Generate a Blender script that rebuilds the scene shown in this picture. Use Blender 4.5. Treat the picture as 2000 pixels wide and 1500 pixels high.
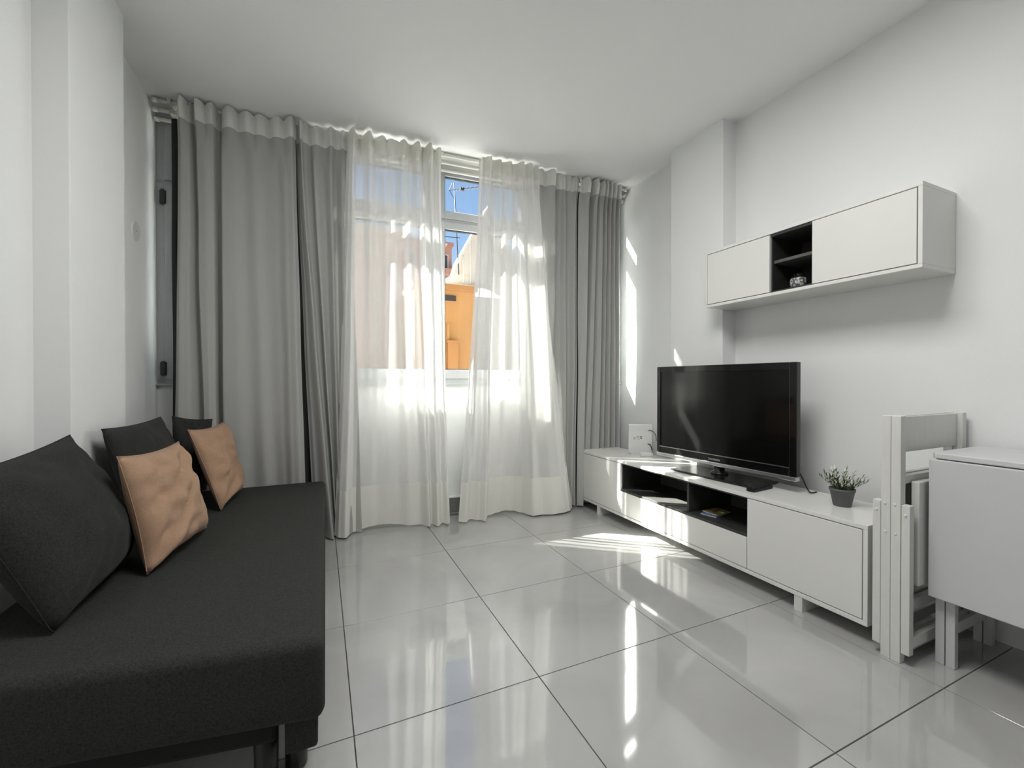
import bpy, bmesh, math, random
from mathutils import Vector, Matrix, noise
random.seed(7)
R = math.radians
for o in list(bpy.data.objects): bpy.data.objects.remove(o)
scn = bpy.context.scene
col = scn.collection

# ------------------------------------------------------------------ camera
cam_d = bpy.data.cameras.new('camera'); cam = bpy.data.objects.new('camera', cam_d); col.objects.link(cam)
cam_d.sensor_width = 36.0; cam_d.lens = 832.43 * 36.0 / 2000.0
cam_d.clip_start = .02; cam_d.clip_end = 300
cam.location = (0, 0, 1.019); cam.rotation_euler = (R(90 - .384), 0, R(-24.194))
scn.camera = cam
# ------------------------------------------------------------------ light and exposure
vs = scn.view_settings
vs.view_transform = 'Standard'; vs.look = 'None'; vs.gamma = 1.0; vs.use_curve_mapping = False
vs.exposure = .36
SUN_DIR = Vector((1.0, -.77, -1.07)).normalized()
w = bpy.data.worlds.new('sky'); scn.world = w; w.use_nodes = True
nt = w.node_tree; nt.nodes.clear()
wo = nt.nodes.new('ShaderNodeOutputWorld'); bg = nt.nodes.new('ShaderNodeBackground'); sk = nt.nodes.new('ShaderNodeTexSky')
sk.sky_type = 'NISHITA'; sk.sun_disc = False; sk.sun_elevation = R(40.3)
sk.sun_rotation = math.atan2(-1.0, .77) ; sk.air_density = 1.0; sk.dust_density = 0.4; sk.ozone_density = 1.5
bg.inputs['Strength'].default_value = .162
nt.links.new(sk.outputs[0], bg.inputs[0]); nt.links.new(bg.outputs[0], wo.inputs[0])
sd = bpy.data.lights.new('sun', 'SUN'); sd.energy = 60.0; sd.angle = R(.53); sd.color = (1, .96, .9)
so = bpy.data.objects.new('sun', sd); col.objects.link(so)
so.rotation_euler = SUN_DIR.to_track_quat('-Z', 'Y').to_euler(); so.location = (-6, 8, 9)

def area(name, loc, target, sx, sy, energy, color=(1, 1, 1)):
    d = bpy.data.lights.new(name, 'AREA'); d.shape = 'RECTANGLE'; d.size = sx; d.size_y = sy; d.energy = energy; d.color = color
    o = bpy.data.objects.new(name, d); col.objects.link(o); o.location = loc
    o.rotation_euler = (Vector(target) - Vector(loc)).to_track_quat('-Z', 'Y').to_euler(); return o
# unseen fill light added to brighten the room, flat, just above the frame
area('ceiling_fill', (.72, .95, 2.63), (.72, .95, 0), .9, .9, 28, (1, .99, .97))

# ------------------------------------------------------------------ materials
def nodemat(name):
    m = bpy.data.materials.new(name); m.use_nodes = True; return m, m.node_tree
def mat(name, c, rough=.5, metal=0.0, var=0.0, scale=8.0, bump=0.0, bscale=None, ior=1.5, coat=0.0, stretch=(1, 1, 1), sheen=0.0, spec=.5):
    m, t = nodemat(name); b = t.nodes['Principled BSDF']
    b.inputs['Roughness'].default_value = rough; b.inputs['Metallic'].default_value = metal; b.inputs['IOR'].default_value = ior
    b.inputs['Coat Weight'].default_value = coat; b.inputs['Sheen Weight'].default_value = sheen
    b.inputs['Specular IOR Level'].default_value = spec
    tc = t.nodes.new('ShaderNodeTexCoord'); mp = t.nodes.new('ShaderNodeMapping'); mp.inputs['Scale'].default_value = stretch
    t.links.new(tc.outputs['Object'], mp.inputs[0])
    n = t.nodes.new('ShaderNodeTexNoise'); n.inputs['Scale'].default_value = scale; n.inputs['Detail'].default_value = 4
    t.links.new(mp.outputs[0], n.inputs['Vector'])
    r = t.nodes.new('ShaderNodeValToRGB')
    r.color_ramp.elements[0].position = .3; r.color_ramp.elements[1].position = .7
    r.color_ramp.elements[0].color = tuple(max(0, x * (1 - var)) for x in c) + (1,)
    r.color_ramp.elements[1].color = tuple(min(1, x * (1 + var)) for x in c) + (1,)
    t.links.new(n.outputs[0], r.inputs[0]); t.links.new(r.outputs[0], b.inputs['Base Color'])
    if bump:
        n2 = t.nodes.new('ShaderNodeTexNoise'); n2.inputs['Scale'].default_value = bscale or scale * 6; n2.inputs['Detail'].default_value = 3
        t.links.new(mp.outputs[0], n2.inputs['Vector'])
        bp = t.nodes.new('ShaderNodeBump'); bp.inputs['Strength'].default_value = bump; bp.inputs['Distance'].default_value = .002
        t.links.new(n2.outputs[0], bp.inputs['Height']); t.links.new(bp.outputs[0], b.inputs['Normal'])
    return m
def cloth(name, c, opacity, trans_share, var=.05):
    """woven cloth: holes between the threads (transparent), threads that scatter and pass light on"""
    m, t = nodemat(name); t.nodes.clear()
    out = t.nodes.new('ShaderNodeOutputMaterial')
    tc = t.nodes.new('ShaderNodeTexCoord'); n = t.nodes.new('ShaderNodeTexNoise'); mp = t.nodes.new('ShaderNodeMapping')
    mp.inputs['Scale'].default_value = (60, 60, 3); t.links.new(tc.outputs['Object'], mp.inputs[0]); t.links.new(mp.outputs[0], n.inputs['Vector'])
    n.inputs['Scale'].default_value = 3; n.inputs['Detail'].default_value = 5
    r = t.nodes.new('ShaderNodeValToRGB')
    r.color_ramp.elements[0].color = tuple(x * (1 - var) for x in c) + (1,); r.color_ramp.elements[1].color = tuple(min(1, x * (1 + var)) for x in c) + (1,)
    t.links.new(n.outputs[0], r.inputs[0])
    d = t.nodes.new('ShaderNodeBsdfDiffuse'); tl = t.nodes.new('ShaderNodeBsdfTranslucent'); tp = t.nodes.new('ShaderNodeBsdfTransparent')
    t.links.new(r.outputs[0], d.inputs[0]); t.links.new(r.outputs[0], tl.inputs[0])
    m1 = t.nodes.new('ShaderNodeMixShader'); m1.inputs[0].default_value = trans_share
    t.links.new(d.outputs[0], m1.inputs[1]); t.links.new(tl.outputs[0], m1.inputs[2])
    m2 = t.nodes.new('ShaderNodeMixShader'); m2.inputs[0].default_value = opacity
    if opacity < 1:
        # the holes of a weave close up when it is looked through at a slant
        ge = t.nodes.new('ShaderNodeNewGeometry'); dt = t.nodes.new('ShaderNodeVectorMath'); dt.operation = 'DOT_PRODUCT'
        t.links.new(ge.outputs['Normal'], dt.inputs[0]); t.links.new(ge.outputs['Incoming'], dt.inputs[1])
        pw = t.nodes.new('ShaderNodeMath'); pw.operation = 'POWER'; pw.inputs[1].default_value = 3.0; t.links.new(dt.outputs['Value'], pw.inputs[0])
        ab = t.nodes.new('ShaderNodeMath'); ab.operation = 'MULTIPLY_ADD'; ab.inputs[1].default_value = opacity - 1; ab.inputs[2].default_value = 1.0
        t.links.new(pw.outputs[0], ab.inputs[0]); t.links.new(ab.outputs[0], m2.inputs[0])
    t.links.new(tp.outputs[0], m2.inputs[1]); t.links.new(m1.outputs[0], m2.inputs[2])
    t.links.new(m2.outputs[0], out.inputs[0]); return m
def glassmat(name):
    m, t = nodemat(name); t.nodes.clear()
    out = t.nodes.new('ShaderNodeOutputMaterial'); tp = t.nodes.new('ShaderNodeBsdfTransparent'); g = t.nodes.new('ShaderNodeBsdfGlossy')
    tp.inputs[0].default_value = (.95, .97, .96, 1); g.inputs['Roughness'].default_value = .02
    f = t.nodes.new('ShaderNodeFresnel'); f.inputs[0].default_value = 1.45; mx = t.nodes.new('ShaderNodeMixShader')
    ge = t.nodes.new('ShaderNodeNewGeometry'); iv = t.nodes.new('ShaderNodeMath'); iv.operation = 'SUBTRACT'; iv.inputs[0].default_value = 1.0
    mu = t.nodes.new('ShaderNodeMath'); mu.operation = 'MULTIPLY'
    t.links.new(ge.outputs['Backfacing'], iv.inputs[1]); t.links.new(iv.outputs[0], mu.inputs[0]); t.links.new(f.outputs[0], mu.inputs[1])
    t.links.new(mu.outputs[0], mx.inputs[0]); t.links.new(tp.outputs[0], mx.inputs[1]); t.links.new(g.outputs[0], mx.inputs[2])
    t.links.new(mx.outputs[0], out.inputs[0]); return m

M = {}
M['wall'] = mat('wall_paint', (.90, .91, .905), .75, var=.01, scale=3, bump=.15, bscale=180)
M['ceil'] = mat('ceiling_paint', (.91, .91, .91), .85, var=.01, scale=2, bump=.1, bscale=160)
M['grout'] = mat('grout', (.23, .23, .22), .8, var=.1, scale=40)
def tilemat():
    m, t = nodemat('polished_tile'); b = t.nodes['Principled BSDF']
    b.inputs['Roughness'].default_value = .055; b.inputs['IOR'].default_value = 2.05
    g = t.nodes.new('ShaderNodeNewGeometry'); n = t.nodes.new('ShaderNodeTexNoise'); n.inputs['Scale'].default_value = 2.2; n.inputs['Detail'].default_value = 8; n.inputs['Distortion'].default_value = .6
    t.links.new(g.outputs['Position'], n.inputs['Vector'])
    r = t.nodes.new('ShaderNodeValToRGB'); r.color_ramp.elements[0].position = .3; r.color_ramp.elements[1].position = .72
    r.color_ramp.elements[0].color = (.40, .40, .39, 1); r.color_ramp.elements[1].color = (.51, .51, .50, 1)
    t.links.new(n.outputs[0], r.inputs[0]); t.links.new(r.outputs[0], b.inputs['Base Color'])
    n2 = t.nodes.new('ShaderNodeTexNoise'); n2.inputs['Scale'].default_value = 9; t.links.new(g.outputs['Position'], n2.inputs['Vector'])
    bp = t.nodes.new('ShaderNodeBump'); bp.inputs['Strength'].default_value = .02; bp.inputs['Distance'].default_value = .01
    t.links.new(n2.outputs[0], bp.inputs['Height']); t.links.new(bp.outputs[0], b.inputs['Normal']); return m
M['tile'] = tilemat()
M['lacquer'] = mat('white_lacquer', (.80, .80, .77), .18, var=.01, scale=3, bump=.02, bscale=30)
M['lacquer_matt'] = mat('white_foil', (.74, .74, .72), .45, var=.01, scale=4)
M['table_foil'] = mat('table_foil', (.66, .67, .67), .4, var=.015, scale=6, bump=.05, bscale=200)
M['wood_white'] = mat('white_painted_wood', (.74, .74, .71), .4, var=.03, scale=12, bump=.1, bscale=60, stretch=(4, 4, .5))
M['charcoal'] = mat('charcoal_board', (.035, .035, .033), .5, var=.15, scale=30)
M['charcoal_back'] = mat('charcoal_back_board', (.10, .098, .09), .6, var=.1, scale=30)
M['sofa'] = mat('charcoal_sofa_fabric', (.036, .037, .034), .95, var=.35, scale=260, bump=.5, bscale=500, sheen=.0, spec=.2)
M['base_cloth'] = mat('black_base_cloth', (.012, .012, .012), .95, var=.2, scale=200)
M['pillow_dark'] = mat('charcoal_pillow_fabric', (.028, .029, .027), .95, var=.3, scale=240, bump=.4, bscale=420, sheen=.04, spec=.2)
M['pillow_tan'] = mat('tan_pillow_fabric', (.40, .255, .168), .9, var=.06, scale=120, bump=.4, bscale=400, sheen=.1, spec=.2)
M['black_plastic'] = mat('black_plastic', (.012, .012, .012), .35, var=.1, scale=30)
M['black_gloss'] = mat('gloss_black', (.006, .006, .006), .06, var=.1, scale=10)
M['black_satin'] = mat('satin_black_glass', (.006, .006, .006), .2, var=.1, scale=10)
M['screen'] = mat('tv_screen', (.004, .004, .004), .10, var=.05, scale=5, ior=1.42)
M['silver'] = mat('silver_trim', (.72, .72, .72), .22, metal=1.0, var=.03, scale=30)
M['alu'] = mat('grey_aluminium', (.46, .48, .49), .35, metal=.0, var=.03, scale=20)
M['gasket'] = mat('dark_gasket', (.03, .035, .035), .6)
M['hinge'] = mat('dark_hinge', (.035, .035, .035), .4)
M['glass'] = glassmat('window_glass')
M['rail'] = mat('cream_white_rail', (.80, .79, .72), .3, var=.02, scale=20)
M['sheer'] = cloth('white_voile', (.93, .93, .91), .66, .058)
M['sheer_double'] = cloth('white_voile_doubled', (.88, .88, .82), .92, .05)
M['grey_curtain'] = cloth('grey_curtain_cloth', (.47, .475, .455), 1.0, .012)
M['grey_head'] = cloth('pale_curtain_heading', (.82, .82, .79), 1.0, .02)
M['lining'] = cloth('blackout_lining', (.055, .057, .055), 1.0, 0.0)
M['plate'] = mat('white_cover_plate', (.78, .78, .76), .5)
M['grey_box'] = mat('grey_socket_plastic', (.20, .20, .185), .6, var=.15, scale=40)
M['pot'] = mat('grey_pot', (.115, .12, .12), .6, var=.05, scale=30)
M['soil'] = mat('dark_soil', (.02, .017, .014), .95, var=.3, scale=90)
M['leaf'] = mat('green_leaf', (.09, .16, .045), .5, var=.5, scale=60)
M['leaf_dark'] = mat('dark_green_leaf', (.03, .045, .02), .5, var=.4, scale=60)
M['bloom'] = mat('white_tip', (.75, .76, .70), .6, var=.1, scale=60)
M['white_plastic'] = mat('white_plastic', (.78, .78, .77), .35)
M['orange'] = mat('orange_render', (.47, .235, .082), .85, var=.05, scale=1.5, bump=.1, bscale=30)
M['orange_trim'] = mat('orange_trim', (.41, .195, .068), .85, var=.05, scale=1.5)
M['white_render'] = mat('white_render', (.72, .67, .60), .85, var=.05, scale=1.2, bump=.1, bscale=20)
M['pink_render'] = mat('pink_render', (.66, .54, .48), .85, var=.05, scale=1.5)
M['bounce'] = mat('pale_bounce', (.22, .22, .217), .9, var=.1, scale=2)  # pale colour of the added slab that bounces sun indoors
M['facade'] = mat('weathered_grey_render', (.03, .033, .036), .9, var=.15, scale=1.5)
M['brick'] = mat('red_render', (.36, .19, .15), .9, var=.25, scale=1.2)
M['dark_window'] = mat('dark_window', (.05, .045, .045), .25)
M['antenna'] = mat('antenna_metal', (.02, .018, .02), .7)
M['asphalt'] = mat('street_asphalt', (.22, .21, .2), .9, var=.15, scale=3)
M['paper_blue'] = mat('blue_booklet_cover', (.10, .16, .32), .4, var=.3, scale=25)
M['paper_yellow'] = mat('yellow_booklet_cover', (.32, .26, .08), .4, var=.5, scale=30)
M['paper'] = mat('paper_edges', (.75, .76, .76), .7)
M['remote_black'] = mat('black_remote_plastic', (.005, .005, .005), .5, spec=.3)
M['ink'] = mat('grey_print', (.22, .22, .22), .6)
M['logo'] = mat('logo_print', (.60, .60, .58), .4)
def mosaic():
    m, t = nodemat('speckled_ceramic'); b = t.nodes['Principled BSDF']; b.inputs['Roughness'].default_value = .5
    tc = t.nodes.new('ShaderNodeTexCoord'); v = t.nodes.new('ShaderNodeTexVoronoi'); v.inputs['Scale'].default_value = 90
    t.links.new(tc.outputs['Object'], v.inputs['Vector']); r = t.nodes.new('ShaderNodeValToRGB')
    r.color_ramp.interpolation = 'CONSTANT'; r.color_ramp.elements[0].color = (.55, .55, .53, 1); r.color_ramp.elements[1].color = (.12, .12, .12, 1); r.color_ramp.elements[1].position = .5
    t.links.new(v.outputs['Distance'], r.inputs[0]); t.links.new(r.outputs[0], b.inputs['Base Color']); return m
M['mosaic'] = mosaic()

# ------------------------------------------------------------------ builders
def tag(o, label=None, cat=None, group=None, kind=None):
    if label: o['label'] = label
    if cat: o['category'] = cat
    if group: o['group'] = group
    if kind: o['kind'] = kind
    return o
def empty(name, loc, rz=0.0, label=None, cat=None, group=None, kind=None):
    o = bpy.data.objects.new(name, None); col.objects.link(o); o.location = loc; o.rotation_euler = (0, 0, rz)
    o.empty_display_size = .05
    return tag(o, label, cat, group, kind)
def link(name, me, m, parent=None, loc=(0, 0, 0)):
    o = bpy.data.objects.new(name, me); col.objects.link(o)
    if m is not None and len(me.materials) == 0: me.materials.append(m)
    if parent is not None: o.parent = parent
    o.location = loc
    return o
def obj(name, bm, m, parent=None, smooth=False, off=(0, 0, 0)):
    """bmesh -> object; off is subtracted so that world numbers can be used under a parent standing at off"""
    if any(off): bmesh.ops.translate(bm, verts=bm.verts, vec=[-x for x in off])
    bmesh.ops.recalc_face_normals(bm, faces=bm.faces)
    me = bpy.data.meshes.new(name); bm.to_mesh(me); bm.free()
    if smooth:
        for p in me.polygons: p.use_smooth = True
    return link(name, me, m, parent)
def box(x0, x1, y0, y1, z0, z1, bev=0.0, seg=2, bm=None):
    b2 = bmesh.new(); bmesh.ops.create_cube(b2, size=1)
    bmesh.ops.scale(b2, verts=b2.verts, vec=(abs(x1 - x0), abs(y1 - y0), abs(z1 - z0)))
    bmesh.ops.translate(b2, verts=b2.verts, vec=((x0 + x1) / 2, (y0 + y1) / 2, (z0 + z1) / 2))
    if bev: bmesh.ops.bevel(b2, geom=list(b2.edges), offset=bev, segments=seg, affect='EDGES', profile=.5)
    if bm is None: return b2
    me = bpy.data.meshes.new('tmp'); b2.to_mesh(me); b2.free(); bm.from_mesh(me); bpy.data.meshes.remove(me); return bm
def prism(poly, z0, z1, bev=0.0, seg=3, vertbev=0.0):
    b = bmesh.new(); lo = [b.verts.new((x, y, z0)) for x, y in poly]; hi = [b.verts.new((x, y, z1)) for x, y in poly]; n = len(poly)
    b.faces.new(lo[::-1]); b.faces.new(hi)
    for i in range(n): b.faces.new((lo[i], lo[(i + 1) % n], hi[(i + 1) % n], hi[i]))
    if bev: bmesh.ops.bevel(b, geom=list(b.edges), offset=bev, segments=seg, affect='EDGES', profile=.5)
    return b
def cyl(x, y, z0, z1, r, r2=None, n=20, bm=None, cap=True):
    b = bm or bmesh.new(); r2 = r if r2 is None else r2
    res = bmesh.ops.create_cone(b, cap_ends=cap, segments=n, radius1=r, radius2=r2, depth=z1 - z0)
    bmesh.ops.translate(b, verts=res['verts'], vec=(x, y, (z0 + z1) / 2)); return b
def rod(p0, p1, r, n=12, bm=None):
    b = bm or bmesh.new(); p0 = Vector(p0); p1 = Vector(p1); d = p1 - p0
    mtx = Matrix.Translation((p0 + p1) / 2) @ d.to_track_quat('Z', 'Y').to_matrix().to_4x4()
    bmesh.ops.create_cone(b, cap_ends=True, segments=n, radius1=r, radius2=r, depth=d.length, matrix=mtx); return b
def bar(p0, p1, w, h, up=(0, 0, 1), bm=None):
    b = bm or bmesh.new(); p0 = Vector(p0); p1 = Vector(p1); d = (p1 - p0); u = Vector(up); s = d.cross(u).normalized() * w / 2; u = s.cross(d).normalized() * h / 2
    v = [b.verts.new(p + s * a + u * c) for p in (p0, p1) for a, c in ((-1, -1), (1, -1), (1, 1), (-1, 1))]
    for f in ((0, 1, 2, 3), (7, 6, 5, 4), (0, 4, 5, 1), (1, 5, 6, 2), (2, 6, 7, 3), (3, 7, 4, 0)): b.faces.new([v[i] for i in f])
    return b
def lathe(profile, n=28, bm=None, c=(0, 0, 0)):
    b = bm or bmesh.new(); rings = []
    for r, z in profile:
        if r < 1e-5: rings.append([b.verts.new((c[0], c[1], c[2] + z))])
        else: rings.append([b.verts.new((c[0] + r * math.cos(2 * math.pi * i / n), c[1] + r * math.sin(2 * math.pi * i / n), c[2] + z)) for i in range(n)])
    for a, d in zip(rings, rings[1:]):
        for i in range(n):
            j = (i + 1) % n
            if len(a) == 1: b.faces.new((a[0], d[i], d[j]))
            elif len(d) == 1: b.faces.new((a[i], a[j], d[0]))
            else: b.faces.new((a[i], a[j], d[j], d[i]))
    return b
def tube(name, pts, r, m, parent=None, n=8):
    """a cable as a mesh tube along smoothed points"""
    P = [Vector(p) for p in pts]; S = []
    for i in range(len(P) - 1):
        a, b_, c, d = P[max(i - 1, 0)], P[i], P[i + 1], P[min(i + 2, len(P) - 1)]
        for k in range(6):
            t = k / 6; S.append(.5 * ((2 * b_) + (c - a) * t + (2 * a - 5 * b_ + 4 * c - d) * t * t + (3 * b_ - a - 3 * c + d) * t ** 3))
    S.append(P[-1]); b = bmesh.new(); rings = []
    for i, p in enumerate(S):
        d = (S[min(i + 1, len(S) - 1)] - S[max(i - 1, 0)]).normalized(); q = d.to_track_quat('Z', 'Y')
        rings.append([b.verts.new(p + q @ Vector((r * math.cos(2 * math.pi * k / n), r * math.sin(2 * math.pi * k / n), 0))) for k in range(n)])
    for x, y in zip(rings, rings[1:]):
        for k in range(n): b.faces.new((x[k], x[(k + 1) % n], y[(k + 1) % n], y[k]))
    b.faces.new(rings[0][::-1]); b.faces.new(rings[-1])
    return obj(name, b, m, parent, True)

# ------------------------------------------------------------------ room shell
XL, XR, XC, XP, ZC = -.905, 2.42, -.807, 2.303, 2.665
YB = -3.9
floor = tag(obj('floor', box(XL - .12, XR + .12, YB, 3.32, -.2, -.0085), M['grout']), kind='structure')
tb = bmesh.new(); T = .5965; h = T / 2; e = .0006
vb = [tb.verts.new((sx * h, sy * h, -.0085)) for sx, sy in ((-1, -1), (1, -1), (1, 1), (-1, 1))]
vm = [tb.verts.new((sx * h, sy * h, -e)) for sx, sy in ((-1, -1), (1, -1), (1, 1), (-1, 1))]
vt = [tb.verts.new((sx * (h - e), sy * (h - e), 0)) for sx, sy in ((-1, -1), (1, -1), (1, 1), (-1, 1))]
tb.faces.new(vt)
for i in range(4):
    j = (i + 1) % 4; tb.faces.new((vb[i], vb[j], vm[j], vm[i])); tb.faces.new((vm[i], vm[j], vt[j], vt[i]))
tme = bpy.data.meshes.new('tile'); tb.to_mesh(tme); tb.free()
for i in range(-1, 4):
    for j in range(0, 12):
        link('tile', tme, M['tile'], floor, (.0847 + .6 * i + .3, 3.0964 - .6 * j - .3, 0))
def cut_tile(x0, x1, y0, y1):
    obj('tile', box(x0 + .0017, x1 - .0017, y0 + .0017, y1 - .0017, -.0085, 0, .001, 1), M['tile'], floor)
for i in range(-1, 4): cut_tile(.0847 + .6 * i, min(.6847 + .6 * i, XR + .06), 3.0964, 3.3)
for j in range(-1, 12): cut_tile(XL - .06, -.5153, max(3.0964 - .6 * (j + 1), YB), min(3.0964 - .6 * j, 3.3))
# the window wall is about 3 degrees out of square with the tiles
WR = -R(3.2); ww = Vector((math.cos(WR), math.sin(WR), 0)); wn = Vector((-math.sin(WR), math.cos(WR), 0))
def wbox(name, x0, x1, y0, y1, z0, z1, m, parent=None, bev=0.0):
    """a box in the frame of the window wall (y outwards)"""
    o = obj(name, box(x0, x1, y0, y1, z0, z1, bev), m, parent)
    if parent is None: o.location = (0, 3.2, 0); o.rotation_euler = (0, 0, WR)
    return o
tag(wbox('wall_window', -.95, 2.50, 0, .10, -.01, 1.0, M['wall']), kind='structure')
tag(wbox('wall_lintel', -.95, 2.50, 0, .14, 2.62, 2.9, M['wall']), kind='structure')
lw = obj('wall_left', box(XL - .12, XL, YB, 3.36, -.01, ZC + .05), M['wall']); tag(lw, kind='structure')
tag(obj('wall_left_pillar', box(XL - .01, XC, 2.022, 2.485, 0, ZC + .02, .004), M['wall']), kind='structure')
tag(obj('wall_right', box(XR, XR + .12, YB, 3.2, -.01, ZC + .05), M['wall']), kind='structure')
tag(obj('wall_right_pillar', box(XP, XR + .01, 1.901, 2.337, 0, ZC + .02, .004), M['wall']), kind='structure')
tag(obj('wall_back', box(XL - .12, XR + .12, YB - .12, YB, -.01, ZC + .05), M['wall']), kind='structure')
cb = prism([(XL - .12, YB), (XR + .12, YB), (XR + .12, 3.19), (XL - .12, 3.38)], ZC, ZC + .2)
tag(obj('ceiling', cb, M['ceil']), kind='structure')
# round blanking plate on the left wall beyond the pillar
t = empty('cover_plate', (XL, 2.92, 1.825), label='round white blanking plate on the left wall beside the window', cat='cover plate')
b = bmesh.new(); bmesh.ops.create_cone(b, cap_ends=True, segments=36, radius1=.052, radius2=.048, depth=.006, matrix=Matrix.Rotation(R(90), 4, 'Y'))
obj('disc', b, M['plate'], t).location = (.003, 0, 0)
b = bmesh.new(); bmesh.ops.create_cone(b, cap_ends=True, segments=12, radius1=.004, radius2=.003, depth=.002, matrix=Matrix.Rotation(R(90), 4, 'Y'))
obj('screw', b, M['silver'], t).location = (.007, 0, 0)

# ------------------------------------------------------------------ window
win = tag(empty('window_1', (0, 3.2, 0), WR), kind='structure')
PANES = [(-.80, -.055), (.10, .71), (.857, 1.47), (1.61, 2.31)]
FX0, FX1 = -.93, 2.43
Y0F, Y1F = -.02, .05
def wpart(name, x0, x1, z0, z1, y0, y1, m, parent, bev=.002): return obj(name, box(x0, x1, y0, y1, z0, z1, bev, 1), m, parent)
fr = bmesh.new()
for a in ((FX0, FX0 + .065, 1.0, 2.62), (FX1 - .055, FX1, 1.0, 2.62), (FX0, FX1, 2.595, 2.62), (FX0, FX1, 1.0, 1.035), (FX0, FX1, 2.222, 2.242)):
    box(a[0], a[1], Y0F + .012, Y1F, a[2], a[3], bm=fr)
for (a, b_), (c, d) in zip(PANES, PANES[1:]):
    mid = (b_ + c) / 2; box(mid - .022, mid + .022, Y0F + .012, Y1F, 1.0, 2.62, bm=fr)
obj('outer_frame', fr, M['alu'], win)
wpart('sill_lip', FX0, FX1, .992, 1.004, Y0F - .012, .03, M['alu'], win)
for k, (a, b_) in enumerate(PANES):
    mL = FX0 + .065 if k == 0 else (PANES[k - 1][1] + a) / 2 + .022
    mR = FX1 - .055 if k == 3 else (b_ + PANES[k + 1][0]) / 2 - .022
    for z0, z1, g0, g1 in ((1.036, 2.221, 1.106, 2.165), (2.243, 2.594, 2.30, 2.562)):
        s = bmesh.new()
        for q in ((mL + .002, a, z0, z1), (b_, mR - .002, z0, z1), (a, b_, z0, g0), (a, b_, g1, z1)):
            box(q[0], q[1], Y0F, .035, q[2], q[3], .003, 1, bm=s)
        sash = obj('sash', s, M['alu'], win)
        gk = bmesh.new(); gw = .006
        for q in ((a, a + gw, g0, g1), (b_ - gw, b_, g0, g1), (a, b_, g0, g0 + gw), (a, b_, g1 - gw, g1)): box(q[0], q[1], -.004, .02, q[2], q[3], bm=gk)
        obj('gasket', gk, M['gasket'], sash)
        obj('pane', box(a + .001, b_ - .001, .004, .010, g0 + .001, g1 - .001), M['glass'], sash)
for x, zs in ((FX0 + .062, (2.135, 1.095)), (FX1 - .052, (2.135, 1.095))):
    for z in zs:
        hb = bmesh.new(); cyl(x, Y0F - .008, z - .045, z + .045, .009, bm=hb, n=12); box(x - .016, x + .016, Y0F - .004, Y0F + .012, z - .04, z + .04, bm=hb)
        obj('hinge', hb, M['hinge'], win)
# socket box low on the wall under the window
so_ = empty('socket_box', (.915, 3.146, .035), WR, label='small grey socket box low on the white wall between the two sheer curtains', cat='socket')
obj('box', box(-.06, .06, -.03, 0, -.01, .10, .004), M['grey_box'], so_)
obj('lit_top', box(-.063, .063, -.034, 0, .10, .112, .003), M['plate'], so_)  # paler top: light falling on the box, put into its colour

# ------------------------------------------------------------------ curtain rails
cr = empty('curtain_rail', (0, 0, 0), label='triple cream white curtain rail under the ceiling above the window', cat='curtain rail')
def cp(x, y0, z): return (x, y0 - .056 * x, z)
for y0, z, x0, x1 in ((3.055, 2.646, -.87, 2.37), (3.097, 2.614, -.88, 2.385), (3.14, 2.580, -.885, 2.395)):
    rr = obj('rail', rod(cp(x0, y0, z), cp(x1, y0, z), .011, 14), M['rail'], cr, True)
    for x in (x0, x1): obj('end_cap', rod(cp(x - .012, y0, z), cp(x + .012, y0, z), .0145, 14), M['rail'], rr, True)
for x in (-.80, .80, 2.32):
    bb = bmesh.new(); bar(cp(x, 3.04, 2.659), cp(x, 3.175, 2.659), .022, .010, bm=bb); bar(cp(x, 3.168, 2.56), cp(x, 3.168, 2.655), .022, .010, up=(0, 1, 0), bm=bb)
    for y0, z in ((3.055, 2.646), (3.097, 2.614), (3.14, 2.580)): bar(cp(x, y0 - .014, z), cp(x, 3.168, z), .016, .026, bm=bb)
    obj('bracket', bb, M['rail'], cr)

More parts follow.
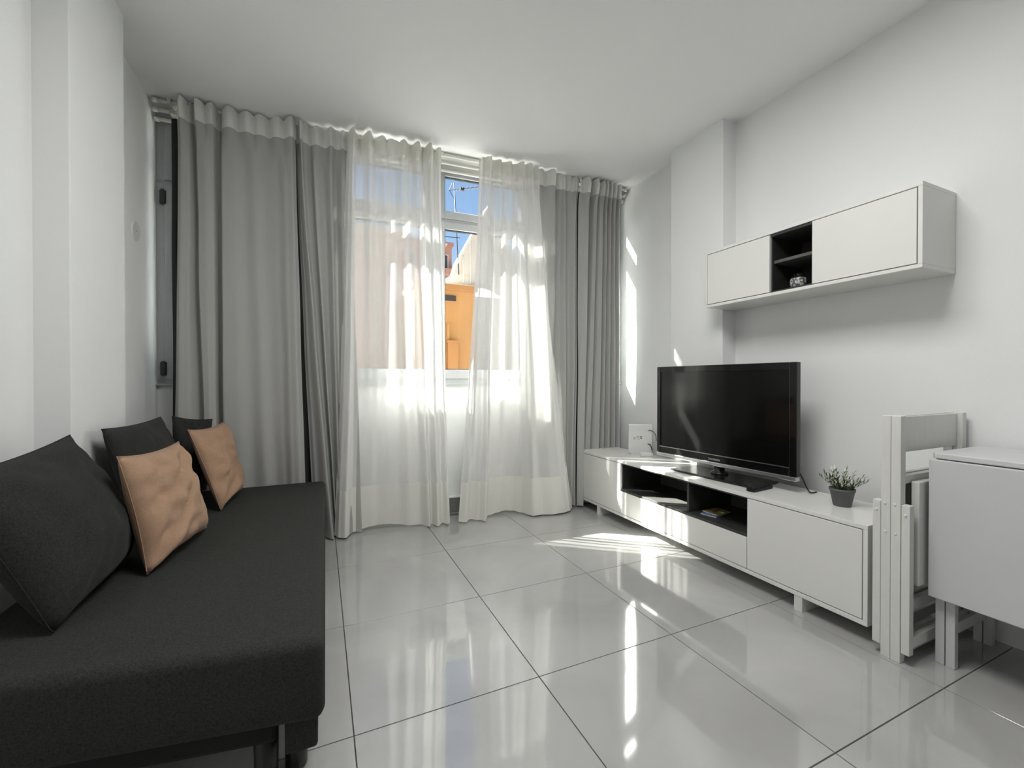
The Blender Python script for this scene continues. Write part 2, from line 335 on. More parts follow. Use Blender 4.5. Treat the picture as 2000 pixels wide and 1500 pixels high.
# ------------------------------------------------------------------ curtains
def curtain(label, y0, ctrl, zb, ztop, m, head=None, hem=None, group=None, scallop=.016, flare=.035):
    """ctrl: (x at the rail, x at the foot, depth of the fold at the rail[, at the foot[, lift of the foot]])"""
    root = empty('curtain', cp(ctrl[0][0], y0, zb), label=label, cat='curtain', group=group)
    off = cp(ctrl[0][0], y0, zb)
    N = 7; cols = []
    C = [tuple(c) + (c[2], 0.0)[len(c) - 3:] if len(c) < 5 else tuple(c) for c in ctrl]
    n = len(C)
    for i in range(n - 1):
        p = [C[max(i - 1, 0)], C[i], C[i + 1], C[min(i + 2, n - 1)]]
        for k in range(N if i < n - 2 else N + 1):
            t = k / N; s = t * t * (3 - 2 * t)
            v = []
            for q in range(5):
                a, b_ = p[1][q], p[2][q]
                v.append(a + (b_ - a) * (t if q < 2 else s))
            cols.append(v)
    def pt(cv, z):
        u = (ztop - z) / (ztop - zb); ub = u ** 1.25
        x = cv[0] + (cv[1] - cv[0]) * ub
        d = cv[2] + (cv[3] - cv[2]) * u
        amp = .75 + .5 * u
        if head and z > ztop - .16: amp = 1.25 - .4 * abs((ztop - .06 - z) / .1)
        if head:
            hz = max(0, min(1, (z - (ztop - .26)) / .14)); sc_ = abs(math.sin(math.pi * cv[0] / .082 + y0 * 40))
            d -= hz * flare * (sc_ - .5); z -= 0
        x += .006 * noise.noise(Vector((cv[0] * 9, z * 1.6, y0 * 7))) * min(1, u * 3)
        dd = d * amp * 1.15 + .012 * noise.noise(Vector((cv[0] * 5, z * 1.3, y0 * 3))) * min(1, u * 3)
        zz = z
        if z > ztop - .02: zz = z - (scallop * (1 - sc_ ** .7) if head else 0)
        if u > .97: zz = z + cv[4] * (u - .97) / .03
        return (x, y0 - .056 * x + dd, zz)
    def sheet(name, za, zc, nz, mm, push=0.0):
        b = bmesh.new(); rows = []
        for r in range(nz + 1):
            z = za + (zc - za) * r / nz
            rows.append([b.verts.new(Vector(pt(c, z)) + Vector((0, -push, 0))) for c in cols])
        for a, d in zip(rows, rows[1:]):
            for k in range(len(a) - 1): b.faces.new((a[k], a[k + 1], d[k + 1], d[k]))
        return obj(name, b, mm, root, True, off)
    z0, z1 = zb, ztop
    if hem: sheet('hem', zb, zb + hem[0], 8, hem[1]); z0 = zb + hem[0]
    if head: sheet('heading', ztop - head[0], ztop, 10, head[1]); z1 = ztop - head[0]
    sheet('panel', z0, z1, 46, m)
    return root
LIN = [(-.807, -.805, 0), (-.785, -.785, -.01), (-.752, -.752, .01), (-.564, -.564, -.01), (-.315, -.257, .01), (-.139, -.079, -.01), (-.069, .008, 0)]
curtain('dark blackout curtain hanging behind the wide grey curtain at the left of the window', 3.115, LIN, .03, 2.585, M['lining'])
curtain('dark blackout curtain hidden behind the two grey curtains at the right of the window', 3.115, [(1.787, 1.787, 0), (1.905, 1.895, -.01), (2.051, 2.051, .01), (2.225, 2.21, 0)], .03, 2.585, M['lining'])
GA = [(-.752, -.782, 0), (-.73, -.755, -.035), (-.699, -.71, -.03), (-.674, -.615, .02), (-.659, -.605, -.03), (-.62, -.581, -.035), (-.581, -.56, -.02), (-.56, -.55, .03), (-.544, -.534, .03), (-.534, -.526, -.02), (-.475, -.448, -.02), (-.426, -.366, .0), (-.374, -.296, -.015), (-.324, -.239, .005), (-.253, -.195, -.005), (-.195, -.151, -.03), (-.16, -.107, -.04), (-.14, -.077, -.02)]
curtain('wide grey curtain with pinched heading at the far left, behind the sofa end', 3.025, GA, .03, 2.656, M['grey_curtain'], (.125, M['grey_head']), group=None)
GB = [(-.14, -.035, .02), (-.128, -.002, 0), (-.113, .075, -.06), (-.095, .082, .0), (-.062, .091, .02), (-.041, .094, -.02), (.014, .107, .015), (.06, .119, -.03), (.091, .132, .01), (.132, .157, -.03), (.157, .202, .01), (.189, .251, .0)]
curtain('narrow grey curtain flaring over the sofa corner, left of the first sheer', 3.025, GB, .012, 2.656, M['grey_curtain'], (.125, M['grey_head']))
GC = [(1.455, 1.42, .01), (1.56, 1.50, -.01), (1.676, 1.609, -.045), (1.69, 1.627, .02), (1.735, 1.699, .0), (1.763, 1.758, -.035), (1.781, 1.772, .015), (1.818, 1.8, .0), (1.86, 1.818, -.03), (1.87, 1.842, .01), (1.879, 1.865, -.01)]
curtain('grey curtain partly covered by the right sheer, in three broad folds', 3.025, GC, .02, 2.656, M['grey_curtain'], (.125, M['grey_head']))
GD = [(1.889, 1.879, -.01), (1.922, 1.893, -.02), (1.979, 1.917, -.03), (1.998, 1.926, .03), (2.022, 1.95, .035), (2.042, 1.965, -.02), (2.057, 2.003, -.03), (2.076, 2.018, .02), (2.096, 2.057, -.02), (2.115, 2.096, -.03), (2.13, 2.115, .02), (2.15, 2.145, -.03), (2.17, 2.17, .02), (2.19, 2.205, -.03), (2.21, 2.236, .02), (2.23, 2.266, -.03), (2.251, 2.292, .01), (2.266, 2.317, -.03), (2.286, 2.343, -.01)]
GD = [(a, b_, d, d + (.05 if b_ > 1.92 else 0)) for a, b_, d in GD]
curtain('tightly pleated grey curtain at the far right, behind the end of the media console', 3.025, GD, .02, 2.656, M['grey_curtain'], (.125, M['grey_head']))
SL = [(.161, .081, .02), (.18, .105, -.02), (.199, .143, -.035), (.218, .193, .02, .03), (.257, .247, .02, .035, .012), (.302, .302, -.03, .04, .018), (.345, .368, .02, .045, .022), (.401, .428, -.02, .045, .022), (.455, .496, .015, .04, .015), (.503, .565, -.025, .02, .008), (.554, .635, .02, .03), (.607, .688, -.02), (.649, .713, .02), (.692, .742, -.03), (.724, .786, .01), (.749, .815, -.02), (.771, .837, .0)]
curtain('white sheer curtain left of the gap, letting the sun through', 2.985, SL, .012, 2.65, M['sheer'], (.11, M['sheer_double']), (.30, M['sheer_double']))
SR = [(1.058, .901, 0), (1.074, .946, -.02), (1.097, .996, .015), (1.121, 1.043, -.01), (1.133, 1.082, -.04), (1.149, 1.105, .0), (1.181, 1.141, .02, .04), (1.221, 1.221, -.02, .05, .01), (1.262, 1.282, .02, .06, .015), (1.303, 1.344, -.02, .055, .01), (1.344, 1.399, .02, .03), (1.382, 1.45, -.05), (1.416, 1.514, -.02, -.045), (1.45, 1.606, -.03, -.065), (1.475, 1.69, -.025, -.06), (1.497, 1.758, -.02, -.045), (1.518, 1.822, .0, .0)]
curtain('white sheer curtain right of the gap, its bulging hem lying on the floor', 2.985, SR, .012, 2.65, M['sheer'], (.11, M['sheer_double']), (.28, M['sheer_double']))

# ------------------------------------------------------------------ sofa
sf = empty('sofa_bed', (-.4, 2.0, 0), label='long charcoal fabric sofa bed without arms along the left wall', cat='sofa')
SO = (-.4, 2.0, 0)
obj('seat', prism([(-.803, 1.255), (.008, 1.118), (.026, 2.935), (-.803, 2.945)], .195, .395, .028, 4), M['sofa'], sf, True, SO)
obj('base', prism([(-.79, 1.305), (-.100, 1.19), (-.085, 2.90), (-.79, 2.91)], .125, .20, .012, 2), M['base_cloth'], sf, False, SO)
obj('corner_block', box(-.082, -.008, 1.165, 1.31, .105, .20, .008, 2), M['sofa'], sf, False, SO)
for x, y in ((-.061, 1.262), (-.128, 1.235), (-.74, 1.40), (-.06, 2.80), (-.74, 2.80)):
    obj('leg', lathe([(0, 0), (.024, 0), (.027, .006), (.028, .15), (0, .15)], 20, c=(x, y, 0)), M['black_plastic'], sf, True, SO)

# ------------------------------------------------------------------ pillows
def pillow(name, label, BL, BR, TR, TL, th, m, seed, bulge_low=.0, wr=.012, group=None, seats=.40):
    n = 30; BL, BR, TR, TL = map(Vector, (BL, BR, TR, TL))
    ex = (BR - BL); ey = (TL - BL); nrm = ex.cross(ey).normalized()
    c = (BL + BR) / 2
    root = empty(name, c, label=label, cat='pillow', group=group)
    b = bmesh.new(); front = {}; back = {}
    def P(i, j):
        u = i / n * 2 - 1; v = j / n * 2 - 1
        pin = .085 if m is M['pillow_tan'] else .05; uu = u * (1 - pin * (1 - v * v)) ; vv = v * (1 - pin * (1 - u * u))
        s, t_ = (uu + 1) / 2, (vv + 1) / 2
        return (BL * (1 - s) + BR * s) * (1 - t_) + (TL * (1 - s) + TR * s) * t_, u, v
    for i in range(n + 1):
        for j in range(n + 1):
            p, u, v = P(i, j)
            k = max(0, (1 - u * u) * (1 - v * v)) ** .48
            asym = 1 + bulge_low * (-v)
            q = Vector((u * 1.7 + seed, v * 1.7, seed * 3.1))
            wv = noise.noise(q) * 1.0 + .6 * noise.noise(q * 2.3)
            # creases fan out from the corners
            cr_ = math.sin(9 * math.atan2(v + 1.15, u + 1.2) + seed) * math.exp(-((u + 1) ** 2 + (v + 1) ** 2) * .9) + math.sin(10 * math.atan2(1.15 - v, 1.2 - u) + seed * 2) * math.exp(-((u - 1) ** 2 + (v - 1) ** 2) * .9)
            ph = 7.5 * (u * .6 - v * .8) + 2.2 * noise.noise(q * 1.1) + seed; fold = math.exp(-((u + .25) ** 2 + (v + .1) ** 2) * 1.6) * (1 - abs(math.sin(ph))) ** 1.5
            wv -= .9 * fold
            f = k * th * asym + wr * wv * min(1, k * 1.6) + wr * .7 * cr_ * min(1, k * 2)
            front[i, j] = b.verts.new(p + nrm * f)
            edge = i in (0, n) or j in (0, n)
            back[i, j] = front[i, j] if edge else b.verts.new(p - nrm * k * th * .8)
    for i in range(n):
        for j in range(n):
            b.faces.new((front[i, j], front[i + 1, j], front[i + 1, j + 1], front[i, j + 1]))
            b.faces.new((back[i, j + 1], back[i + 1, j + 1], back[i + 1, j], back[i, j]))
    for v in b.verts:
        if v.co.z < seats: v.co.z = seats + (v.co.z - seats) * .12
        if v.co.x < XL + .004 and v.co.y < 3.2: v.co.x = XL + .004
    body = obj('cover', b, m, root, True, c)
    # piped seam around the edge
    loop = [P(i, 0)[0] for i in range(n)] + [P(n, j)[0] for j in range(n)] + [P(n - i, n)[0] for i in range(n)] + [P(0, n - j)[0] for j in range(n)]
    sb = bmesh.new(); rings = []
    L = len(loop)
    for i in range(L):
        d = (loop[(i + 1) % L] - loop[i - 1]).normalized(); q = d.to_track_quat('Z', 'Y'); p0 = loop[i].copy(); p0.z = max(p0.z, seats + .004)
        rings.append([sb.verts.new(p0 + q @ Vector((.0018 * math.cos(a), .0018 * math.sin(a), 0))) for a in (0, 1.571, 3.142, 4.712)])
    for i in range(L):
        x, y = rings[i], rings[(i + 1) % L]
        for k in range(4): sb.faces.new((x[k], x[(k + 1) % 4], y[(k + 1) % 4], y[k]))
    obj('seam', sb, m, root, True, c)
    return root
pillow('pillow', 'largest charcoal pillow, nearest the camera at the left end of the sofa', (-.60, 1.41, .40), (-.62, 1.93, .40), (-.785, 1.955, .835), (-.80, 1.42, .79), .112, M['pillow_dark'], 1.3, .3)
pillow('pillow', 'middle charcoal pillow leaning on the wall pillar behind the first tan pillow', (-.60, 2.06, .40), (-.60, 2.57, .40), (-.715, 2.61, .845), (-.765, 2.13, .835), .09, M['pillow_dark'], 4.1, .3)
pillow('pillow', 'farthest charcoal pillow in the corner under the curtain', (-.66, 2.66, .40), (-.60, 2.93, .40), (-.57, 2.955, .80), (-.675, 2.63, .845), .05, M['pillow_dark'], 7.7, .3)
pillow('pillow', 'near tan linen pillow with creases, leaning between two charcoal pillows', (-.505, 1.71, .40), (-.44, 2.16, .40), (-.545, 2.21, .765), (-.60, 1.775, .775), .08, M['pillow_tan'], 2.6, .3, .024)
pillow('pillow', 'far tan linen pillow close to the grey curtain', (-.435, 2.42, .40), (-.41, 2.85, .40), (-.50, 2.885, .79), (-.57, 2.45, .79), .06, M['pillow_tan'], 5.9, .3, .02)

# ------------------------------------------------------------------ media console
SX0, SX1, SY0, SY1 = 1.925, 2.30, .934, 2.948
sc = empty('media_console', (SX0, 1.94, 0), label='long low white gloss media console with a dark open shelf along the right wall', cat='TV stand')
OF = (SX0, 1.94, 0)
def part(name, m, *a, bev=.0015, parent=sc, off=OF, smooth=False): return obj(name, box(*a, bev, 2), m, parent, smooth, off)
part('top_panel', M['lacquer'], SX0, SX1, SY0, SY1, .442, .46)
part('bottom_panel', M['lacquer'], SX0, SX1, SY0, SY1, .067, .086)
part('side_panel', M['lacquer'], SX0, SX1, SY0, SY0 + .016, .086, .442)
part('side_panel', M['lacquer'], SX0, SX1, SY1 - .016, SY1, .086, .442)
part('back_panel', M['charcoal_back'], SX1 - .008, SX1, SY0 + .016, SY1 - .016, .086, .442, bev=0)
part('carcass', M['charcoal'], SX0 + .022, SX1 - .008, SY0 + .016, 1.446, .086, .442, bev=0)
part('carcass', M['charcoal'], SX0 + .022, SX1 - .008, 2.42, SY1 - .016, .086, .442, bev=0)
part('shelf', M['charcoal'], SX0 + .004, SX1 - .008, 1.446, 2.42, .245, .26)
part('shelf_ceiling', M['charcoal'], SX0 + .006, SX1 - .008, 1.446, 2.42, .434, .442)
part('divider', M['charcoal'], SX0 + .02, SX1 - .008, 1.827, 1.843, .26, .434)
part('drawer_box', M['charcoal'], SX0 + .022, SX1 - .008, 1.446, 2.42, .086, .245, bev=0)
for y0, y1 in ((SY0 + .019, 1.4435), (2.4225, SY1 - .019)): part('door', M['lacquer'], SX0, SX0 + .018, y0, y1, .0895, .4385)
part('drawer', M['lacquer'], SX0, SX0 + .018, 1.4475, 2.4185, .0895, .2445)
for y0 in (1.180, 2.668): part('leg', M['lacquer_matt'], SX0 + .002, SX1 - .02, y0, y0 + .035, 0, .067)

# ------------------------------------------------------------------ television
tv = empty('television', (2.12, 1.77, .46), R(4.1), label='large flat black television with a silver lower edge on the media console', cat='television')
Z = .46
bz = bmesh.new(); a0, a1, z0, z1 = -.425, .47, .542 - Z, 1.115 - Z; s0, s1, t0, t1 = -.388, .440, .588 - Z, 1.078 - Z
for q in ((a0, s0, z0, z1), (s1, a1, z0, z1), (s0, s1, z0, t0), (s0, s1, t1, z1)): box(0, .035, q[0], q[1], q[2], q[3], .003, 2, bm=bz)
obj('bezel', bz, M['black_gloss'], tv)
obj('screen', box(.006, .02, s0, s1, t0, t1), M['screen'], tv)
obj('screen_lip', box(-.0015, .004, s0 - .004, s1 + .004, t0 - .007, t0 - .003), M['silver'], tv)
obj('lower_trim', box(-.004, .03, a0, a1, .519 - Z, .541 - Z, .003), M['silver'], tv)
obj('back_housing', box(.035, .075, a0 + .03, a1 - .03, .09, .62, .012, 3), M['black_plastic'], tv)
obj('base_plate', box(-.105, .135, -.262, .266, .001, .013, .004, 2), M['black_satin'], tv)
obj('neck', lathe([(0, .013), (.05, .013), (.046, .024), (.03, .03), (.028, .085), (0, .085)], 28, c=(.03, .02, 0)), M['black_gloss'], tv, True)
tube('power_cable', [(.05, -.40, .12), (.055, -.425, .07), (.06, -.438, .035), (.065, -.455, .006), (.11, -.462, .005)], .0035, M['black_plastic'], tv)
fc = bpy.data.curves.new('logo', 'FONT'); fc.body = 'THOMSON'; fc.size = .0155; fc.align_x = 'CENTER'; fc.align_y = 'CENTER'; fc.extrude = .0004
fo = bpy.data.objects.new('logo', fc); dg = bpy.context.evaluated_depsgraph_get(); col.objects.link(fo); bpy.context.view_layer.update()
me = bpy.data.meshes.new_from_object(fo.evaluated_get(bpy.context.evaluated_depsgraph_get())); bpy.data.objects.remove(fo)
lg = link('logo', me, M['logo'], tv, (-.001, .034, .556 - Z)); lg.rotation_euler = (R(90), 0, R(-90))
me.materials.clear(); me.materials.append(M['logo'])
# remote control
rc = empty('remote_control', (2.06, 1.475, .46), R(6), label='black remote control lying at the near end of the television base', cat='remote control')
obj('body', box(-.085, .085, -.021, .021, 0, .017, .005, 3), M['remote_black'], rc)
for i in range(6):
    for j in range(3): obj('button', box(-.07 + i * .022, -.058 + i * .022, -.014 + j * .011, -.006 + j * .011, .016, .0185, .001, 1), M['black_plastic'], rc)
# wireless router and its adapter
ro = empty('router', (2.238, 2.578, .46), math.atan2(-.10, .14), label='white upright router box beside the television', cat='router')
obj('housing', box(-.088, .088, 0, .032, .004, .226, .006, 2), M['white_plastic'], ro)
obj('foot', box(-.07, .07, -.006, .038, 0, .006, .002), M['white_plastic'], ro)
ib = bmesh.new()
for x0, x1, z0, z1 in ((-.052, -.036, .124, .128), (-.052, -.036, .113, .117), (-.034, -.03, .118, .124), (-.02, -.008, .122, .127), (-.02, -.004, .112, .115), (-.026, -.014, .131, .135), (-.004, .014, .131, .136), (0, .012, .116, .128)): box(x0, x1, -.0006, .001, z0, z1, bm=ib)
obj('printed_marks', ib, M['ink'], ro)
tube('cable', [(.06, -.002, .182), (.075, -.012, .183), (.092, -.014, .175), (.112, .0, .150), (.125, .05, .10)], .0025, M['black_plastic'], ro)
tube('cable', [(.055, -.002, .078), (.07, -.012, .077), (.078, -.02, .06), (.082, -.03, .035)], .003, M['black_plastic'], ro)
ad = empty('power_adapter', (2.205, 2.474, .46), R(-25), label='small white plug adapter lying in front of the router', cat='adapter')
obj('body', box(-.045, .03, -.022, .022, 0, .03, .004), M['white_plastic'], ad)
obj('cap', box(.03, .044, -.016, .016, .003, .026, .003), M['white_plastic'], ad)
# booklets on the open shelf
for lab, (x, y, z), rz, mm in (('thin blue booklet at the bottom of the two on the open shelf', (2.045, 1.742, .2605), R(12), M['paper_blue']), ('thin yellow and blue booklet lying on top of the blue one', (2.07, 1.745, .2675), R(2), M['paper_yellow'])):
    bk = empty('booklet', (x, y, z), rz, label=lab, cat='booklet')
    obj('pages', box(-.06, .06, -.045, .045, .001, .006), M['paper'], bk)
    obj('cover', box(-.0605, .0605, -.0455, .0455, .0055, .0066), mm, bk)
# potted plant on the console
pl = empty('potted_plant', (2.135, 1.135, .46), label='small artificial plant with white tips in a grey tapered pot on the console', cat='plant')
obj('pot', lathe([(0, 0), (.032, 0), (.034, .003), (.046, .068), (.049, .069), (.049, .079), (.045, .079), (.043, .066), (0, .062)], 32), M['pot'], pl, True)
obj('soil', lathe([(0, .066), (.042, .064), (.0425, .060)], 20), M['soil'], pl, True)
def blade(b, base, d, L, wd, droop):
    d = Vector(d).normalized(); s = d.cross(Vector((0, 0, 1)))
    s = s.normalized() if s.length > 1e-3 else Vector((1, 0, 0)); prev = None
    for k in range(5):
        t_ = k / 4; p = Vector(base) + d * L * t_ + Vector((d.x, d.y, 0)) * droop * t_ * t_ * L - Vector((0, 0, 1)) * droop * .5 * t_ * t_ * L
        ww_ = wd * (math.sin(math.pi * min(1, .2 + .78 * t_)) + .05)
        cur = [b.verts.new(p - s * ww_ / 2), b.verts.new(p + s * ww_ / 2)]
        if prev: b.faces.new((prev[0], prev[1], cur[1], cur[0]))
        prev = cur
    return p
rnd = random.Random(3); fb = bmesh.new(); fd = bmesh.new(); tip = bmesh.new()
for i in range(34):
    a = rnd.uniform(0, 6.283); tilt = rnd.uniform(.1, 1.0); d = Vector((math.cos(a) * tilt, math.sin(a) * tilt, 1)); L = rnd.uniform(.055, .115)
    base = Vector((math.cos(a) * .02 * tilt, math.sin(a) * .02 * tilt, .064))
    e_ = blade(fd, base, d, L, .003, .15)
    for k in range(9):
        t_ = .2 + .8 * k / 8; q = base.lerp(e_, t_); aa = k * 2.4
        blade(fb if rnd.random() < .72 else fd, q, d.normalized() + Vector((math.cos(aa), math.sin(aa), .3)) * .9, rnd.uniform(.014, .026), .0045, .1)
    if i % 3 != 1:
        for k in range(5): blade(tip, e_ - d.normalized() * .004 * k, d.normalized() + Vector((math.cos(k * 2.4), math.sin(k * 2.4), .4)) * .5, .02, .006, .0)
tag(obj('foliage', fb, M['leaf'], pl), kind='stuff'); tag(obj('stems', fd, M['leaf_dark'], pl), kind='stuff'); tag(obj('white_tips', tip, M['bloom'], pl), kind='stuff')

# ------------------------------------------------------------------ wall cabinet
CX0, CX1, CY0, CY1, CZ0, CZ1 = 2.15, 2.419, .866, 1.897, 1.466, 1.804
wc = empty('wall_cabinet', (CX1, 1.38, CZ0), label='long white wall cabinet with a black open niche, hung high on the right wall', cat='cabinet')
OC = (CX1, 1.38, CZ0)
def cpart(name, m, *a, bev=.0015): return obj(name, box(*a, bev, 2), m, wc, False, OC)
cpart('top_panel', M['lacquer'], CX0, CX1, CY0, CY1, CZ1 - .016, CZ1); cpart('bottom_panel', M['lacquer'], CX0, CX1, CY0, CY1, CZ0, CZ0 + .016)
cpart('side_panel', M['lacquer'], CX0, CX1, CY0, CY0 + .015, CZ0 + .016, CZ1 - .016); cpart('side_panel', M['lacquer'], CX0, CX1, CY1 - .012, CY1, CZ0 + .016, CZ1 - .016)
cpart('carcass', M['charcoal'], CX0 + .022, CX1, CY0 + .015, 1.280, CZ0 + .016, CZ1 - .016, bev=0); cpart('carcass', M['charcoal'], CX0 + .022, CX1, 1.486, CY1 - .012, CZ0 + .016, CZ1 - .016, bev=0)
cpart('back_panel', M['charcoal'], CX1 - .008, CX1, 1.28, 1.486, CZ0 + .016, CZ1 - .016, bev=0)
cpart('niche_floor', M['charcoal'], CX0 + .006, CX1 - .008, 1.28, 1.486, CZ0 + .016, CZ0 + .024, bev=0); cpart('niche_ceiling', M['charcoal'], CX0 + .006, CX1 - .008, 1.28, 1.486, CZ1 - .03, CZ1 - .016, bev=0)
cpart('shelf', M['charcoal_back'], CX0 + .03, CX1 - .008, 1.28, 1.486, 1.636, 1.652)
cpart('door', M['lacquer'], CX0, CX0 + .018, 1.490, CY1 - .0155, CZ0 + .0195, CZ1 - .0195); cpart('door', M['lacquer'], CX0, CX0 + .018, CY0 + .0185, 1.278, CZ0 + .0195, CZ1 - .0195)
# succulent in a speckled pot in the niche
su = empty('succulent', (2.20, 1.372, CZ0 + .024), label='tiny succulent in a speckled grey pot inside the cabinet niche', cat='plant')
obj('pot', lathe([(0, 0), (.026, 0), (.033, .006), (.036, .022), (.036, .036), (.032, .048), (.029, .048), (.03, .04), (0, .038)], 24), M['mosaic'], su, True)
sb_ = bmesh.new()
for i in range(22):
    a = i * 2.4; tl = .15 + .9 * i / 22; blade(sb_, (math.cos(a) * .012 * tl, math.sin(a) * .012 * tl, .04), (math.cos(a) * tl, math.sin(a) * tl, 1), .034, .009, .05)
tag(obj('rosette', sb_, M['leaf_dark'], su), kind='stuff')

# ------------------------------------------------------------------ folded chairs
def folding_chair(label, y, side):
    """folded flat in a plane across the room; y = middle of the long posts, side = -1 legs towards the camera"""
    X0, X1 = 1.90, 2.395
    o_ = (2.15, y, 0); t = empty('folding_chair', o_, label=label, cat='chair', group=None)
    def p(name, *a, bev=.002, m=M['wood_white']): return obj(name, box(*a, bev, 2), m, t, False, o_)
    p('post', X0, X0 + .034, y - .0145, y + .0145, 0, .893); p('post', X1 - .034, X1, y - .0145, y + .0145, 0, .893)
    p('backrest', X0 + .034, X1 - .034, y + .002, y + .014, .757, .888)
    yl = y + side * .0285
    p('leg', X0 + .001, X0 + .03, yl - .0125, yl + .0125, .04, .575); p('leg', X1 - .03, X1 - .001, yl - .0125, yl + .0125, .04, .575)
    sl = y + side * .030
    st = p('seat', X0 + .062, X1 - .062, sl - .012, sl + .012, .278, .655, bev=.004)
    p('seat_rail', X0 + .034, X1 - .034, y - .012, y + .010, .645, .675)
    p('stretcher', X0 + .03, X1 - .03, yl - .009, yl + .009, .06, .10); p('stretcher', X0 + .034, X1 - .034, y - .009, y + .009, .17, .21); p('stretcher', X0 + .034, X1 - .034, y - .009, y + .009, .02, .05)
    for zz, yy in ((.57, y + .002), (.465, y), (.54, yl)):
        b = bmesh.new(); bmesh.ops.create_cone(b, cap_ends=True, segments=12, radius1=.005, radius2=.003, depth=.004, matrix=Matrix.Translation((X0 - .001, yy, zz)) @ Matrix.Rotation(R(-90), 4, 'Y'))
        obj('bolt', b, M['plate'], t, False, o_)
    return t
folding_chair('nearer of the two folded white wooden chairs, right beside the table', .8365, -1)
folding_chair('farther of the two folded white wooden chairs, against the end of the console', .8665, 1)

# ------------------------------------------------------------------ drop-leaf table
tbx = empty('drop_leaf_table', (2.2, .4, 0), label='folded pale grey drop-leaf table at the right edge, its leaf hanging down', cat='table')
OT = (2.2, .4, 0)
def tp(name, *a, bev=.002, m=M['table_foil'], seg=2): return obj(name, box(*a, bev, seg), m, tbx, False, OT)
TY0 = -.35
obj('tabletop', prism([(2.008, TY0), (2.395, TY0), (2.395, .785), (2.03, .785), (2.012, .772)], .742, .762, .004, 2), M['table_foil'], tbx, False, OT)
tp('leaf', 1.998, 2.016, TY0, .784, .245, .739, bev=.003)
tp('leaf', 2.385, 2.401, TY0, .784, .245, .739, bev=.003)
for x, y in ((2.034, .7645), (2.034, .7365), (2.345, .77), (2.345, .742), (2.034, TY0 + .08), (2.345, TY0 + .08)): tp('leg', x, x + .026, y - .0125, y + .0125, 0, .742)
tp('apron', 2.055, 2.35, .742, .756, .66, .742); tp('apron', 2.055, 2.35, TY0 + .07, TY0 + .085, .66, .742)
tp('stretcher', 2.05, 2.35, .744, .756, .10, .14)

# ------------------------------------------------------------------ outside
tag(obj('street', box(-40, 60, 3.4, 80, -7.1, -7), M['asphalt']), kind='structure')
fac = bmesh.new()
for q in ((-9, -1.03, -7, 12), (2.56, 12, -7, 12), (-1.03, 2.56, 2.9, 12), (-1.03, 2.56, -7, -.2)): box(q[0], q[1], 3.22, 3.32, q[2], q[3], bm=fac)
tag(obj('wall_facade', fac, M['facade']), kind='structure')
tag(obj('bounce_slab', box(-7, 9, 3.34, 7.30, -.2, .2), M['bounce']), kind='structure')  # added unseen slab below the sill, throws sunlight up onto the ceiling
ob = empty('orange_building', (1.2, 7.5, -7), label='orange rendered rooftop wall close outside the window, seen in the curtain gap', cat='building'); OO = (1.2, 7.5, -7)
def op(name, m, *a, bev=.0, parent=ob, off=OO): return obj(name, box(*a, bev, 1), m, parent, False, off)
op('wall', M['orange'], 1.5, 2.62, 7.5, 9.5, -7, 2.66); op('coping', M['orange_trim'], 1.46, 2.66, 7.44, 9.54, 2.66, 2.775, bev=.01)
op('vent_slot', M['dark_window'], 1.95, 2.245, 7.47, 7.52, 2.47, 2.565)
op('duct', M['orange_trim'], 2.06, 2.24, 7.34, 7.5, .4, 1.70); op('duct_cap', M['orange_trim'], 2.04, 2.26, 7.32, 7.5, 1.70, 1.74)
op('pipe', M['orange'], 2.06, 2.10, 7.40, 7.44, 1.74, 2.05)
pk = empty('pink_building', (-2, 9.7, -7), label='tall pinkish rendered building left of the orange wall, seen through the sheer', cat='building')
obj('wall', box(-9, 1.65, 9.7, 14, -7, 4.25), M['pink_render'], pk, False, (-2, 9.7, -7)); obj('coping', box(-9.05, 1.7, 9.64, 14.05, 4.25, 4.4), M['white_render'], pk, False, (-2, 9.7, -7))
wh = empty('white_house', (5, 12, -7), label='white house with a gable end behind the orange wall', cat='building'); OW = (5, 12, -7)
g = bmesh.new(); poly = [(3.3, -7), (3.3, 3.4), (3.62, 4.42), (4.55, 6.15), (6.4, 3.6), (6.4, -7)]
f1 = [g.verts.new((x, 12, z)) for x, z in poly]; f2 = [g.verts.new((x, 12.4, z)) for x, z in poly]
g.faces.new(f1); g.faces.new(f2[::-1])
for i in range(len(poly)): g.faces.new((f1[i], f2[i], f2[(i + 1) % len(poly)], f1[(i + 1) % len(poly)]))
obj('gable_wall', g, M['white_render'], wh, False, OW)
b = bmesh.new(); bar((3.60, 12.0, 4.42), (4.57, 12.0, 6.20), .06, .3, up=(0, 1, 0), bm=b)
obj('verge', b, M['white_render'], wh, False, OW)
r_ = bmesh.new(); v = [r_.verts.new(c) for c in ((2.4, 10.4, 3.2), (4.4, 10.4, 3.2), (4.4, 11.98, 3.9), (3.66, 11.98, 4.20), (2.9, 11.98, 3.75), (2.4, 10.4, -7), (4.4, 10.4, -7), (4.4, 11.98, -7), (2.9, 11.98, -7))]
r_.faces.new(v[0:5]); r_.faces.new((v[0], v[5], v[6], v[1])); r_.faces.new((v[1], v[6], v[7], v[2])); r_.faces.new((v[4], v[8], v[5], v[0]))
obj('lean_to_roof', r_, M['white_render'], wh, False, OW)
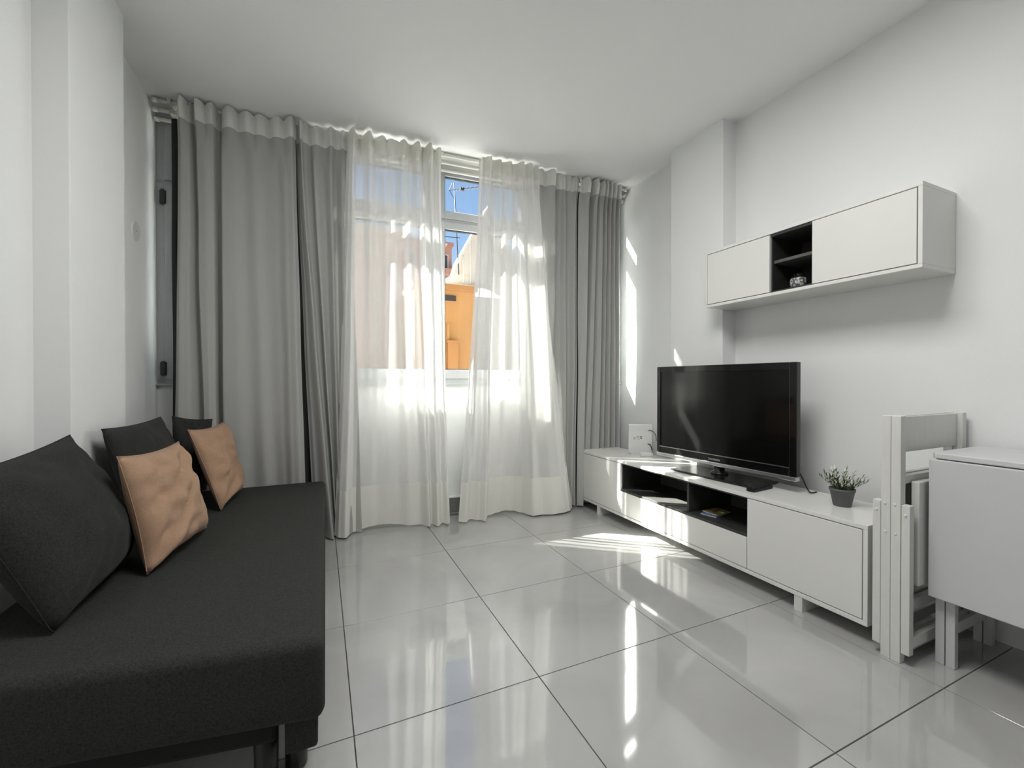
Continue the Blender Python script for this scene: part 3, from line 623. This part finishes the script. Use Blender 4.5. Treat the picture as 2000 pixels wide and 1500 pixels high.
for x0, z0, z1 in ((3.80, 3.9, 4.85), (4.02, 3.6, 5.3)): obj('drain_pipe', rod((x0, 11.93, z0), (x0, 11.93, z1), .018, 8), M['white_render'], wh, True, OW)
rb = empty('red_building', (5.8, 25, -7), label='distant reddish apartment block left of the white gable', cat='building'); OR = (5.8, 25, -7)
obj('walls', box(3.0, 7.25, 25, 32, -7, 9.1), M['brick'], rb, False, OR); obj('parapet', box(2.9, 7.35, 24.9, 32.1, 9.1, 9.35), M['brick'], rb, False, OR)
obj('chimney', box(6.7, 7.1, 26, 26.6, 9.35, 9.9), M['brick'], rb, False, OR)
for x in (3.6, 4.6, 5.6, 6.6):
    for z in (4.0, 5.9, 7.7):
        fw = obj('window', box(x, x + .42, 24.96, 25.05, z, z + .9), M['white_render'], rb, False, OR)
        obj('pane', box(x + .05, x + .37, 24.945, 24.97, z + .05, z + .85), M['dark_window'], fw, False, OR)
for z in (5.5, 7.3): obj('balcony', box(5.4, 7.3, 24.4, 25, z, z + .35), M['brick'], rb, False, OR)
an = empty('tv_antenna', (3.66, 11.9, 4.1), label='tall thin television aerial on a mast above the white house', cat='antenna'); OA = (3.66, 11.9, 4.1)
obj('mast', rod((3.66, 11.9, 4.1), (3.52, 11.9, 6.72), .016, 8), M['antenna'], an, True, OA)
obj('boom', rod((3.38, 11.9, 6.49), (4.4, 11.9, 6.78), .010, 6), M['antenna'], an, True, OA)
b = bmesh.new(); rod((3.38, 11.9, 6.49), (3.46, 11.9, 6.70), .009, 6, bm=b); rod((3.38, 11.9, 6.49), (3.50, 11.9, 6.30), .009, 6, bm=b); obj('reflector', b, M['antenna'], an, False, OA)
for k in range(6):
    x = 3.62 + k * .13; z = 6.49 + (x - 3.38) * .284; obj('element', rod((x, 11.75, z), (x, 12.05, z), .007, 6), M['antenna'], an, False, OA)
obj('dipole', box(3.70, 3.82, 11.86, 11.94, 6.55, 6.62), M['antenna'], an, False, OA)
obj('crossbar', rod((3.22, 11.9, 5.14), (3.70, 11.9, 5.17), .013, 6), M['antenna'], an, False, OA)
